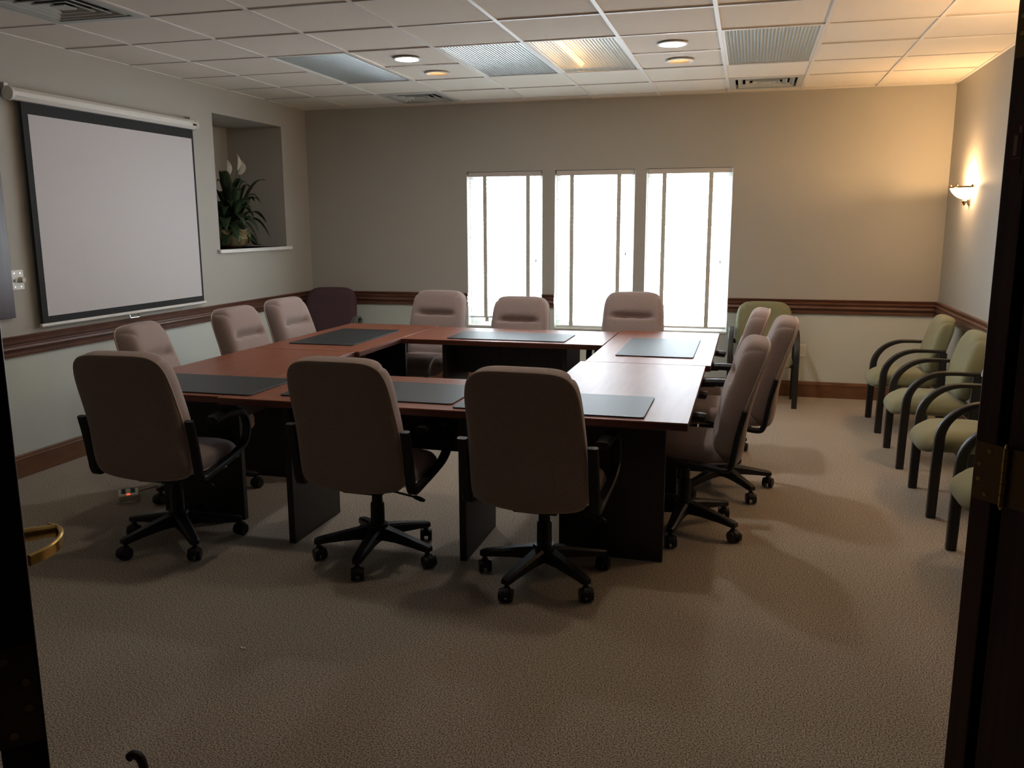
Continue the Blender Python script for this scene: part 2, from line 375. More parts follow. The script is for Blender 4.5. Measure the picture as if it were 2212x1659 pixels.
# chair rail and baseboards
RAIL = [(0, 0.770), (0.018, 0.770), (0.020, 0.785), (0.014, 0.792), (0.016, 0.806), (0.030, 0.812), (0.036, 0.822), (0.032, 0.834), (0.024, 0.840), (0.024, 0.848),
        (0.034, 0.854), (0.036, 0.862), (0.026, 0.868), (0.014, 0.872), (0.020, 0.884), (0.026, 0.894), (0.022, 0.898), (0, 0.898)]
BASE = [(0, 0), (0.016, 0), (0.016, 0.112), (0.020, 0.118), (0.018, 0.126), (0.010, 0.130), (0.010, 0.138), (0.006, 0.146), (0, 0.146)]
segs = [(0, WIN[0][0]), (WIN[0][1], WIN[1][0]), (WIN[1][1], WIN[2][0]), (WIN[2][1], W)]
bm = bmesh.new()
for a, b in segs: extrude_profile(RAIL, (a, 0), (b, 0), (0, -1), bm)
struct(link('trim_2', bm, M_MAHOG_X, smooth=True, angle=20))
struct(link('trim_3', extrude_profile(RAIL, (0, 0), (0, FRONT), (1, 0)), M_MAHOG_X, smooth=True, angle=20))
struct(link('trim_4', extrude_profile(RAIL, (W, 0), (W, ER.y), (-1, 0)), M_MAHOG_X, smooth=True, angle=20))
struct(link('baseboard_back', extrude_profile(BASE, (0, 0), (W, 0), (0, -1)), M_BASEW, smooth=True, angle=20))
struct(link('baseboard_left', extrude_profile(BASE, (0, 0), (0, FRONT), (1, 0)), M_BASEW, smooth=True, angle=20))
struct(link('baseboard_right', extrude_profile(BASE, (W, 0), (W, ER.y), (-1, 0)), M_BASEW, smooth=True, angle=20))
# niche sill
bm = bmesh.new(); bbox(-ND, 0.028, NY0 - 0.0, NY1 + 0.0, NZ0 - 0.028, NZ0, bm); bbox(0.0, 0.03, NY0 - 0.035, NY1 + 0.06, NZ0 - 0.03, NZ0 + 0.002, bm)
struct(link('trim_5', bm, M_WHITE, bevel=0.004))

# ------------------------------------------------------------------ windows and blinds
for i, (a, b) in enumerate(WIN):
    bm = bmesh.new(); f = 0.045; y0, y1 = 0.10, 0.148
    bbox(a, a + f, y0, y1, WZ0, WZ1, bm); bbox(b - f, b, y0, y1, WZ0, WZ1, bm)
    bbox(a + f, b - f, y0, y1, WZ0, WZ0 + f + 0.01, bm); bbox(a + f, b - f, y0, y1, WZ1 - f, WZ1, bm)
    wz = (WZ0 + WZ1) / 2
    pass
    wn = struct(link('window_%d' % (i + 1), bm, M_WHITE, bevel=0.003))
    bm = bmesh.new(); bbox(a + f - 0.004, b - f + 0.004, 0.122, 0.126, WZ0 + f, WZ1 - f, bm)
    link('window_pane', bm, M_PANE, parent=wn)
    bm = bmesh.new(); bbox(a + 0.001, b - 0.001, -0.012, 0.10, WZ0 - 0.004, WZ0 + 0.014, bm)
    link('window_sill', bm, M_WHITE, parent=wn, bevel=0.003)
BL = [dict(bot=0.660, tapes=(1.895, 2.330), cord=(2.414, 1.226), label='white slatted blind on the window behind the burgundy corner chair side, its end tape loose below the bottom rail'),
      dict(bot=0.592, tapes=(2.762, 3.211), cord=(3.284, 1.299), label='white slatted blind on the middle one of the three windows'),
      dict(bot=0.612, tapes=(3.631, 4.052), cord=(4.161, 1.227), label='white slatted blind on the window nearest the olive chair at the back wall')]
BL[0]['label'] = 'white slatted blind hanging a little short, with one tape end loose below its rail'
for i, (a, b) in enumerate(WIN):
    d = BL[i]; a += 0.012; b -= 0.012
    r = root('window_blind', ((a + b) / 2, 0.05, 2.07), 0, d['label'], 'blind', 'white blinds in the back windows')
    cx = (a + b) / 2; hw = (b - a) / 2
    L = lambda x, z: (x - cx, z - 2.07)
    bm = bmesh.new(); bbox(-hw, hw, -0.036, 0.03, 2.028 - 2.07, 0.003, bm); link('headrail', bm, M_RAILW, r, bevel=0.004)
    bm = bmesh.new(); bbox(-hw, hw, -0.026, 0.026, d['bot'] - 0.010 - 2.07, d['bot'] + 0.008 - 2.07, bm); link('bottom_rail', bm, M_WHITE, r, bevel=0.003)
    bm = bmesh.new(); z = d['bot'] + 0.045
    while z < 2.02:
        box(bm, (0, 0, z - 2.07), (2 * hw, 0.050, 0.0028), Matrix.Translation((0, 0, z - 2.07)) @ Matrix.Rotation(math.radians(-8), 4, 'X') @ Matrix.Translation((0, 0, -(z - 2.07)))); z += 0.0432
    link('slats', bm, M_SLAT, r)
    for tx in d['tapes']:
        bm = bmesh.new(); x, _ = L(tx, 0)
        bbox(x - 0.019, x + 0.019, -0.0285, -0.0275, d['bot'] - 2.07, 2.03 - 2.07, bm)
        if i == 0 and tx < 2:
            ribbon(bm, [(-0.028, d['bot'] - 2.07), (-0.030, d['bot'] - 2.085), (-0.034, d['bot'] - 2.115)], 0.038, 0.001, x0=x + 0.012)
        link('ladder_tape', bm, M_TAPE, r)
    bm = bmesh.new(); x, z = L(*d['cord']); tube(bm, [(x, -0.040, 2.03 - 2.07), (x, -0.041, z + 0.02)], 0.0012, 6)
    pc = link('pull_cord', bm, M_WHITE, r)
    bm = bmesh.new(); lathe(bm, [(0.0, 0.022), (0.003, 0.022), (0.005, 0.010), (0.0065, -0.012), (0.005, -0.018), (0.0, -0.018)], (x, -0.041, z), 10)
    link('tassel', bm, M_TAPE, pc, smooth=True)

# ------------------------------------------------------------------ ceiling fixtures
TL = ['fluorescent ceiling panel closest to the projector screen', 'fluorescent ceiling panel set side by side with the one holding a lit tube', 'fluorescent ceiling panel with one tube glowing orange', 'ribbed fluorescent ceiling panel closest to the wall sconce, all dark']
for q, (c, r_) in enumerate(TROFF):
    x0 = cellx(c); y1 = celly(2); y0 = y1 - 2 * T; cx, cy = x0 + T / 2, (y0 + y1) / 2
    r = root('troffer_light', (cx, cy, H), 0, TL[q], 'ceiling light', 'fluorescent ceiling panels')
    hx, hy = T / 2 - TB, T - TB
    bm = bmesh.new()                                              # open-bottomed steel housing
    quad(bm, (-hx, -hy, 0.11), (hx, -hy, 0.11), (hx, hy, 0.11), (-hx, hy, 0.11))
    for sx in (-1, 1): quad(bm, (sx * hx, -hy, 0.006), (sx * hx, hy, 0.006), (sx * hx, hy, 0.11), (sx * hx, -hy, 0.11)); quad(bm, (-hx, sx * hy, 0.006), (hx, sx * hy, 0.006), (hx, sx * hy, 0.11), (-hx, sx * hy, 0.11))
    link('housing', bm, M_WHITE, r)
    bm = bmesh.new(); fr = 0.016
    bbox(-hx, -hx + fr, -hy, hy, 0.001, 0.010, bm); bbox(hx - fr, hx, -hy, hy, 0.001, 0.010, bm); bbox(-hx + fr, hx - fr, -hy, -hy + fr, 0.001, 0.010, bm); bbox(-hx + fr, hx - fr, hy - fr, hy, 0.001, 0.010, bm)
    link('frame', bm, M_GRID, r)
    bm = bmesh.new(); quad(bm, (-hx + fr, -hy + fr, 0.006), (hx - fr, -hy + fr, 0.006), (hx - fr, hy - fr, 0.006), (-hx + fr, hy - fr, 0.006)); link('lens', bm, M_LENS, r)
    for s in (-1, 1):
        bm = bmesh.new(); cyl(bm, (s * 0.15, -hy + 0.03, 0.06), (s * 0.15, hy - 0.03, 0.06), 0.018, n=14)
        lit = (q == 2 and s < 0)
        tb = link('lamp_tube', bm, M_TUBEW if lit else M_TUBE, r, smooth=True)
        if lit: tb['label'] = 'tube glowing dim orange'
VL = ['square air vent above the wall by the burgundy chair', 'square air vent above the back wall by the sconce corner', 'square air vent high above the projector screen']
VL = ['square ceiling vent next to the back wall, close to the plant niche', 'square ceiling vent next to the back wall, close to the sconce corner', 'dark square ceiling vent above the near end of the projector screen']
for q, (c, r_) in enumerate(VENTS):
    x0 = cellx(c); y0 = celly(r_) - T; r = root('air_vent', (x0 + T / 2, y0 + T / 2, H), 0, VL[q], 'vent', 'square ceiling vents')
    h = T / 2 - TB
    bm = bmesh.new(); quad(bm, (-h, -h, 0.12), (h, -h, 0.12), (h, h, 0.12), (-h, h, 0.12))
    for sx in (-1, 1): quad(bm, (sx * h, -h, 0.0), (sx * h, h, 0.0), (sx * h, h, 0.12), (sx * h, -h, 0.12)); quad(bm, (-h, sx * h, 0), (h, sx * h, 0), (h, sx * h, 0.12), (-h, sx * h, 0.12))
    link('duct_box', bm, M_DARK, r)
    def sqring(bm, a, za, b, zb):
        A = [(-a, -a, za), (a, -a, za), (a, a, za), (-a, a, za)]; B = [(-b, -b, zb), (b, -b, zb), (b, b, zb), (-b, b, zb)]
        for i in range(4): quad(bm, A[i], A[(i + 1) % 4], B[(i + 1) % 4], B[i])
    bm = bmesh.new(); sqring(bm, h, -0.002, h - 0.05, -0.002); sqring(bm, h - 0.05, -0.002, h - 0.05, 0.03); link('frame', bm, M_VENT, r)
    for s in (0.222, 0.165, 0.108):
        bm = bmesh.new(); sqring(bm, s, 0.0, s - 0.007, 0.0); sqring(bm, s, 0.0, s, 0.004); sqring(bm, s - 0.007, 0.0, s - 0.036, 0.022); sqring(bm, s, 0.004, s - 0.036, 0.026); link('louver', bm, M_VENT, r)
    bm = bmesh.new(); bbox(-0.045, 0.045, -0.045, 0.045, 0.002, 0.008, bm); link('center_plate', bm, M_VENT, r)
DL = ['bright white round downlight on the projector-screen half of the ceiling', 'bright white round downlight on the sconce half of the ceiling', 'dim amber round downlight close behind a bright white one, nearer the screen', 'faint amber round downlight close behind a bright white one, nearer the sconce',
      'warm white downlight in the ceiling above the near chair by the power strip', 'warm white downlight in the ceiling above the near table corner by the olive chairs']
for q, (c, r_, lit) in enumerate(DOWN):
    cx, cy = cellx(c) + T / 2, celly(r_) - T / 2
    r = root('recessed_downlight', (cx, cy, H), 0, DL[q], 'downlight', 'round recessed downlights')
    bm = bmesh.new(); lathe(bm, [(0.098, -0.001), (0.096, -0.007), (0.082, -0.008), (0.076, 0.0), (0.074, 0.006)], n=36); link('trim_ring', bm, M_WHITE if q in (0, 1) else M_GRID, r, smooth=True)
    bm = bmesh.new(); lathe(bm, [(0.074, 0.006), (0.062, 0.09), (0.0, 0.09)], n=36); link('reflector', bm, M_STEEL if lit else M_WHITE, r, smooth=True)
    bm = bmesh.new()
    if lit: lathe(bm, [(0.0, -0.016), (0.03, -0.014), (0.052, -0.006), (0.066, 0.008), (0.06, 0.03), (0.0, 0.034)], n=32)
    else: lathe(bm, [(0.0, 0.012), (0.035, 0.014), (0.060, 0.028), (0.058, 0.07), (0.0, 0.075)], n=32)
    link('lamp_bulb', bm, (M_LAMPD, M_LAMPW, M_LAMPF)[lit], r, smooth=True)

# ------------------------------------------------------------------ wall sconces
def sconce(y, label):
    r = root('wall_sconce', (W, y, 1.80), 0, label, 'wall lamp', 'bowl sconces on the side wall')
    rx, ry = 0.125, 0.185
    prof = [(0.02, -0.050), (0.25, -0.047), (0.5, -0.037), (0.72, -0.018), (0.88, 0.005), (0.97, 0.026), (1.0, 0.034)]
    bm = bmesh.new(); n = 28; rings = []
    for (q, z) in prof: rings.append([bm.verts.new((-0.014 - rx * q * math.sin(PI * i / n), ry * q * math.cos(PI * i / n), z)) for i in range(n + 1)])
    for k in range(len(rings) - 1):
        for i in range(n): bm.faces.new((rings[k][i], rings[k][i + 1], rings[k + 1][i + 1], rings[k + 1][i]))
    b = link('glass_bowl', bm, M_BOWL, r, smooth=True); sm = b.modifiers.new('thick', 'SOLIDIFY'); sm.thickness = 0.004
    pts = [(-0.016 - (rx + 0.004) * math.sin(PI * i / 24), (ry + 0.004) * math.cos(PI * i / 24), 0.040) for i in range(25)]
    bm = bmesh.new(); tube(bm, pts, 0.0075, 10); link('brass_rim', bm, M_BRONZE, r, smooth=True)
    for s in (-1, 1):
        bm = bmesh.new(); lathe(bm, [(0, -0.014), (0.009, -0.008), (0.0115, 0.002), (0.007, 0.012), (0, 0.016)], (-0.03, s * (ry + 0.008), 0.044), 14); link('rim_knob', bm, M_BRONZE, r, smooth=True)
    for s in (-0.5, 0.0, 0.5):
        bm = bmesh.new(); lathe(bm, [(0, -0.010), (0.008, -0.004), (0.008, 0.004), (0, 0.012)], (-0.016 - rx * math.cos(s * 1.2), ry * math.sin(s * 1.2), 0.052), 12); link('rim_knob', bm, M_BRONZE, r, smooth=True)
    bm = bmesh.new(); bbox(-0.010, 0.0, -0.035, 0.035, -0.09, 0.03, bm); link('back_plate', bm, M_BRONZE, r, bevel=0.003)
    bm = bmesh.new(); lathe(bm, [(0, -0.098), (0.007, -0.092), (0.010, -0.082), (0.018, -0.072), (0.02, -0.062), (0, -0.06)], (-0.035, 0, 0), 16); link('finial', bm, M_BRONZE, r, smooth=True)
    for s in (-1, 1):
        bm = bmesh.new(); bbox(-0.040, -0.006, s * 0.024 - 0.002, s * 0.024 + 0.002, -0.03, 0.050, bm); link('light_baffle', bm, M_BRONZE, r)  # plates added between lamp and wall to narrow the glow
    l = bpy.data.lights.new('sconce_light', 'POINT'); l.energy = SCONCE_W; l.color = WARM; l.shadow_soft_size = 0.022
    o = bpy.data.objects.new('sconce_light', l); COL.objects.link(o); o.parent = r; o.location = (-0.052, 0, 0.052)
    return r
sconce(-0.79, 'lit glass bowl wall sconce with brass rim, near the back corner')
sconce(-3.10, 'second lit bowl sconce along the same wall, hidden from the doorway by the open door')

# ------------------------------------------------------------------ conference tables
TLAB = {'nl': 'cherry conference table nearest the power strip, dark slab leg under it', 'nm': 'cherry conference table between the two front corner tables, two slab legs showing below it', 'nr': 'cherry conference table at the near corner by the olive chairs, reflecting the window light',
        'fl': 'cherry conference table in the far corner beside the burgundy chair', 'fm': 'cherry conference table under the windows, its black modesty panel facing the room', 'fr': 'cherry conference table in the far corner toward the wall sconce'}
ZT = 0.762
def table(key, x0, x1, y0, y1):
    cx, cy = (x0 + x1) / 2, (y0 + y1) / 2
    along_x = (x1 - x0) > (y1 - y0); L, D = (max(x1 - x0, y1 - y0), min(x1 - x0, y1 - y0))
    r = root('conference_table', (cx, cy, 0), 0 if along_x else PI / 2, TLAB[key], 'table', 'tables in the meeting ring')
    bm = bmesh.new(); bbox(-L / 2, L / 2, -D / 2, D / 2, ZT - 0.008, ZT, bm); link('tabletop', bm, M_TABLE, r, bevel=0.002)
    bm = bmesh.new(); bbox(-L / 2 + 0.0015, L / 2 - 0.0015, -D / 2 + 0.0015, D / 2 - 0.0015, ZT - 0.036, ZT - 0.008, bm); link('edge_band', bm, M_TEDGE, r, bevel=0.004)
    ins = 0.29 if along_x else 0.37
    for s in (-1, 1):
        bm = bmesh.new(); bbox(s * (L / 2 - ins) - 0.017, s * (L / 2 - ins) + 0.017, -0.25, 0.25, 0.0, ZT - 0.036, bm); link('slab_leg', bm, M_TLEG, r, bevel=0.002)
    bm = bmesh.new(); bbox(-(L / 2 - ins) + 0.017, (L / 2 - ins) - 0.017, -0.012, 0.012, 0.47, ZT - 0.036, bm); link('modesty_panel', bm, M_TLEG, r)
    return r
table('nl', 1.205, 1.962, -4.640, -3.125); table('nm', 1.968, 3.452, -4.662, -3.905); table('nr', 3.458, 4.198, -4.662, -3.152)
table('fl', 1.215, 1.990, -3.118, -1.620); table('fm', 1.998, 3.476, -2.440, -1.690); table('fr', 3.484, 4.226, -3.145, -1.590)
PADS = [((1.34, 1.825, -2.885, -2.02), 'black desk pad on the far corner table beside the burgundy chair'), ((2.325, 3.195, -2.372, -1.960), 'grey-shining desk pad on the table under the windows'),
        ((3.628, 4.110, -2.89, -2.05), 'bluish-reflecting desk pad on the far table toward the sconce'), ((1.245, 2.105, -4.602, -4.150), 'black desk pad on the near table by the power strip, crossing a table joint'),
        ((2.24, 3.125, -4.556, -4.09), 'black desk pad at the middle of the near side, between two chair backs'), ((3.148, 4.010, -4.622, -4.166), 'bluish-reflecting desk pad on the near corner by the olive chairs')]
for (x0, x1, y0, y1), lab in PADS:
    bm = bmesh.new(); cx, cy = (x0 + x1) / 2, (y0 + y1) / 2; hx, hy, rr = (x1 - x0) / 2, (y1 - y0) / 2, 0.018; lo = []; hi = []
    for (sx, sy, a0) in ((1, 1, 0), (-1, 1, PI / 2), (-1, -1, PI), (1, -1, 1.5 * PI)):
        for i in range(6):
            a = a0 + i * PI / 10; px, py = sx * (hx - rr) + rr * math.cos(a), sy * (hy - rr) + rr * math.sin(a)
            lo.append(bm.verts.new((px, py, 0.0005))); hi.append(bm.verts.new((px, py, 0.0065)))
    for i in range(24): bm.faces.new((lo[i], lo[(i + 1) % 24], hi[(i + 1) % 24], hi[i]))
    bm.faces.new(lo[::-1]); bm.faces.new(hi)
    o = link('desk_pad', bm, M_PAD, bevel=0.0015); o.location = (cx, cy, ZT); tag(o, lab, 'desk pad', 'desk pads on the meeting tables')

# ------------------------------------------------------------------ cushions
def cushion(frame, length, hw, thick, n_exp=5.0, NU=30, NV=40, crease=(), bottom=0.0, back=0.012, prof_p=8, n_low=None, low_full=0.0):
    """closed cushion: frame(v) -> (y, z), (ny, nz); v in 0..1 along the length; returns mesh and border loop"""
    bm = bmesh.new(); F = {}; B = {}; n_low = n_low or n_exp
    def mapped(s, t):
        ne = n_exp if t > -0.1 else n_exp + (n_low - n_exp) * min(1, (-0.1 - t) / 0.4)
        m = max(abs(s), abs(t)); nn = (abs(s) ** ne + abs(t) ** ne) ** (1 / ne)
        k = m / nn if nn > 1e-9 else 0
        return s * k, t * k
    def pos(s, t, off):
        sx, ty = mapped(s, t); v = (ty + 1) / 2
        if bottom and ty < 0: v -= bottom / length * (1 - sx * sx) * min(1, ty * ty * 1.3)
        (y, z), (ny, nz) = frame(v); x = sx * hw(v)
        return Vector((x, y + ny * off, z + nz * off))
    for i in range(NU + 1):
        for j in range(NV + 1):
            s = math.sin(PI / 2 * (2 * i / NU - 1)); t = math.sin(PI / 2 * (2 * j / NV - 1))
            p = max(0.0, (1 - abs(s) ** prof_p) * (1 - abs(t) ** prof_p)) ** 0.42
            off = thick * p
            sx, ty = mapped(s, t)
            for (ct, dep, wid, hwid) in crease:
                g = math.exp(-((ty - ct) / (wid if ty < ct else wid * 4)) ** 2) * (1 / (1 + math.exp((abs(sx) - hwid) * 22)))
                off -= dep * g * p
            edge = i in (0, NU) or j in (0, NV)
            if edge: F[i, j] = B[i, j] = bm.verts.new(pos(s, t, 0))
            else:
                F[i, j] = bm.verts.new(pos(s, t, off)); pb = max(0.0, (1 - s ** 6) * (1 - t ** 6)) ** 0.5
                B[i, j] = bm.verts.new(pos(s, t, -(back + low_full * max(0.0, 0.75 - (ty + 1) / 2)) * pb))
    for i in range(NU):
        for j in range(NV):
            bm.faces.new((F[i, j], F[i + 1, j], F[i + 1, j + 1], F[i, j + 1])); bm.faces.new((B[i, j], B[i, j + 1], B[i + 1, j + 1], B[i + 1, j]))
    loop = [F[i, 0].co.copy() for i in range(NU)] + [F[NU, j].co.copy() for j in range(NV)] + [F[NU - i, NV].co.copy() for i in range(NU)] + [F[0, NV - j].co.copy() for j in range(NV)]
    return bm, loop

# ------------------------------------------------------------------ mauve swivel chair (faces +y)
def back_frame(y0, z0, length, a0, a1):
    N = 60; P = [(y0, z0)]; A = []
    for k in range(N):
        v = (k + 0.5) / N; t = min(1, max(0, (v - 0.15) / 0.45)); t = t * t * (3 - 2 * t); a = math.radians(a0 + (a1 - a0) * t)
        P.append((P[-1][0] - math.sin(a) * length / N, P[-1][1] + math.cos(a) * length / N))
    def f(v):
        q = min(max(v, 0), 1) * N; k = min(int(q), N - 1); fr = q - k
        if v < 0: fr = v * N; k = 0
        t = min(1, max(0, (v - 0.15) / 0.45)); t = t * t * (3 - 2 * t); a = math.radians(a0 + (a1 - a0) * t)
        y = P[k][0] + (P[k + 1][0] - P[k][0]) * fr; z = P[k][1] + (P[k + 1][1] - P[k][1]) * fr
        return (y, z), (math.cos(a), math.sin(a))
    return f
def make_office_chair():
    r = root('office_chair', (0, 0, 0), 0, 'x', 'chair', 'mauve swivel chairs around the tables')
    fr = back_frame(-0.232, 0.425, 0.605, 7, 19)
    bm, loop = cushion(fr, 0.605, lambda v: 0.252 - 0.024 * max(0, v - 0.25), 0.108, 5.6, NV=84, n_low=12.0, prof_p=12, crease=((0.24, 0.048, 0.030, 0.66), (-0.5, 0.02, 0.06, 0.8)), bottom=0.036, back=0.022, low_full=0.045)
    bk = link('backrest', bm, M_MAUVE, r, smooth=True, angle=60)
    bm = bmesh.new(); tube(bm, loop, 0.0052, 6, closed=True); link('piping', bm, M_PIPE, bk, smooth=True)
    def sf(v):
        y = -0.235 + 0.50 * v; drop = 0.05 * max(0, (v - 0.72) / 0.28) ** 2; a = -0.28 * max(0, (v - 0.72) / 0.28)
        return (y, 0.425 - drop), (-math.sin(a), math.cos(a))
    bm, loop = cushion(sf, 0.50, lambda v: 0.248, 0.085, 5.0, NU=24, NV=24, back=0.012)
    st = link('seat', bm, M_MAUVE, r, smooth=True, angle=60)
    bm = bmesh.new(); tube(bm, loop, 0.004, 6, closed=True); link('piping', bm, M_PIPE, st, smooth=True)
    for s in (-1, 1):
        path = spline([(-0.276, 0.700), (-0.250, 0.590), (-0.232, 0.480), (-0.222, 0.430), (-0.195, 0.408), (-0.10, 0.420), (0.05, 0.442), (0.150, 0.466), (0.208, 0.505), (0.226, 0.570), (0.198, 0.632), (0.130, 0.656), (0.05, 0.660)], 6)
        wd = 0.044
        bm = bmesh.new(); ribbon(bm, [tuple(p) for p in path], wd, 0.026, x0=s * 0.279); am = link('arm', bm, M_BLACK, r, smooth=True)
        pad = spline([(0.175, 0.648), (0.13, 0.664), (0.04, 0.672), (-0.07, 0.666), (-0.095, 0.660)], 5)
        bm = bmesh.new(); ribbon(bm, [tuple(p) for p in pad], [0.046] + [0.060] * (len(pad) - 2) + [0.046], [0.026] + [0.040] * (len(pad) - 2) + [0.026], x0=s * 0.279, ch=0.33)
        link('arm_pad', bm, M_BLACK, am, smooth=True)
    bm = bmesh.new(); bbox(-0.10, 0.10, -0.16, 0.14, 0.355, 0.412, bm); bbox(-0.275, 0.275, -0.02, 0.03, 0.395, 0.412, bm); link('seat_mechanism', bm, M_BLACK, r, bevel=0.008)
    bm = bmesh.new(); tube(bm, [(0.08, -0.10, 0.375), (0.22, -0.14, 0.37), (0.26, -0.15, 0.368)], 0.005, 8)
    lv = link('tilt_lever', bm, M_BLACK, r, smooth=True)
    bm = bmesh.new(); tube(bm, [(0.255, -0.149, 0.368), (0.27, -0.152, 0.367), (0.30, -0.16, 0.362), (0.315, -0.164, 0.36)], [0.006, 0.010, 0.011, 0.007], 10); link('lever_grip', bm, M_BLACK, lv, smooth=True)
    bm = bmesh.new(); lathe(bm, [(0, 0.10), (0.040, 0.10), (0.041, 0.145), (0.034, 0.155), (0.033, 0.265), (0.030, 0.272), (0.026, 0.273), (0.024, 0.36), (0, 0.36)], n=24); link('gas_column', bm, M_BLACK, r, smooth=True)
    bm = bmesh.new(); lathe(bm, [(0, 0.09), (0.047, 0.09), (0.055, 0.105), (0.055, 0.150), (0.046, 0.166), (0, 0.168)], n=24); bs = link('base_hub', bm, M_BLACK, r, smooth=True)
    for k in range(5):
        a = 2 * PI * k / 5; ca, sa = math.cos(a), math.sin(a); mt = Matrix.Rotation(a, 4, 'Z')
        bm = bmesh.new(); sec = []
        for (d, hw_, z0, z1) in ((0.030, 0.034, 0.096, 0.158), (0.12, 0.029, 0.096, 0.142), (0.22, 0.024, 0.086, 0.120), (0.288, 0.021, 0.076, 0.106), (0.304, 0.015, 0.078, 0.100)):
            c = hw_ * 0.35
            sec.append([bm.verts.new(mt @ Vector((d, yy, zz))) for yy, zz in ((-hw_, z0), (hw_, z0), (hw_, z1 - c), (hw_ - c, z1), (-hw_ + c, z1), (-hw_, z1 - c))])
        for q in range(len(sec) - 1):
            for e in range(6): bm.faces.new((sec[q][e], sec[q][(e + 1) % 6], sec[q + 1][(e + 1) % 6], sec[q + 1][e]))
        bm.faces.new(sec[0][::-1]); bm.faces.new(sec[-1]); link('leg', bm, M_BLACK, bs, smooth=True)
        # twin-wheel caster under the leg tip, swivelled its own way
        sw = a + (0.9, -1.2, 2.0, 0.4, -0.5)[k]; c0 = Vector((0.285 * ca, 0.285 * sa, 0)); off = Vector((math.cos(sw), math.sin(sw), 0)) * 0.014; axv = Vector((-math.sin(sw), math.cos(sw), 0)); c1 = c0 + off
        bm = bmesh.new(); cyl(bm, c0 + Vector((0, 0, 0.055)), c0 + Vector((0, 0, 0.082)), 0.010, n=10)
        N = 12; arc = [(math.cos(PI * (0.02 + 0.96 * i / N)), math.sin(PI * (0.02 + 0.96 * i / N))) for i in range(N + 1)]
        A = [bm.verts.new(c1 + Vector((math.cos(sw), math.sin(sw), 0)) * (0.036 * x) + Vector((0, 0, 0.031 + 0.036 * z)) + axv * 0.013) for x, z in arc]
        B = [bm.verts.new(c1 + Vector((math.cos(sw), math.sin(sw), 0)) * (0.036 * x) + Vector((0, 0, 0.031 + 0.036 * z)) - axv * 0.012) for x, z in arc]
        for i in range(N): bm.faces.new((A[i], A[i + 1], B[i + 1], B[i]))
        bm.faces.new(A[::-1]); bm.faces.new(B); bm.faces.new((A[0], B[0], B[-1], A[-1]))
        cs = link('caster', bm, M_BLACK, r, smooth=True)
        for s in (-1, 1):
            bm = bmesh.new(); ctr = c1 + Vector((0, 0, 0.031)); cyl(bm, ctr + axv * s * 0.010, ctr + axv * s * 0.029, 0.031, 0.027, n=22); link('wheel', bm, M_BLACK, cs, smooth=True)
    return r
chair0 = make_office_chair()
D = math.radians
# hub x, y, facing (0 = +y), base turn, lift, label
CH = [
 (1.690, -4.650, D(3), D(32), 0.0, 'mauve swivel chair with its back to the doorway, closest to the power strip'),
 (2.745, -4.570, D(-2), D(58), 0.0, 'mauve swivel chair with its back to the doorway, middle one of the near three'),
 (3.580, -4.630, D(-3), D(33), 0.0, 'mauve swivel chair with its back to the doorway, by the olive-chair side'),
 (1.325, -3.900, D(-76), D(30), 0.0, 'mauve swivel chair in front of the projector screen, nearest the doorway'),
 (1.310, -2.960, D(-90), D(10), 0.0, 'mauve swivel chair in front of the projector screen, between two others'),
 (1.270, -2.230, D(-92), D(50), 0.0, 'pinkish mauve swivel chair just in front of the burgundy corner chair'),
 (1.850, -1.560, D(177), D(70), 0.0, 'mauve swivel chair facing the doorway, just beside the first window'),
 (2.600, -1.600, D(180), D(20), -0.035, 'lowest mauve swivel chair facing the doorway, in front of the first window'),
 (3.540, -1.560, D(182), D(40), 0.015, 'mauve swivel chair facing the doorway, standing before the two windows nearest the sconce'),
 (4.140, -3.810, D(92), D(45), 0.0, 'side-on mauve swivel chair on the olive-chair side, nearest the doorway'),
 (4.310, -3.060, D(90), D(19), 0.030, 'tallest side-on mauve swivel chair, second from the doorway on the olive-chair side'),
 (4.180, -2.270, D(88), D(28), 0.0, 'side-on mauve swivel chair directly in front of the olive chair at the back wall'),
]
for i, (x, y, rz, bt, lift, lab) in enumerate(CH):
    o = chair0 if i == 0 else copy_tree(chair0)
    o.location = (x, y, 0); o.rotation_euler = (0, 0, rz); o['label'] = lab
    for c in children(o):
        n0 = c.name.split('.')[0]
        if n0 in ('base_hub', 'caster'): c.rotation_euler = (0, 0, bt - rz)
        elif lift and n0 != 'gas_column': c.location = (0, 0, lift)

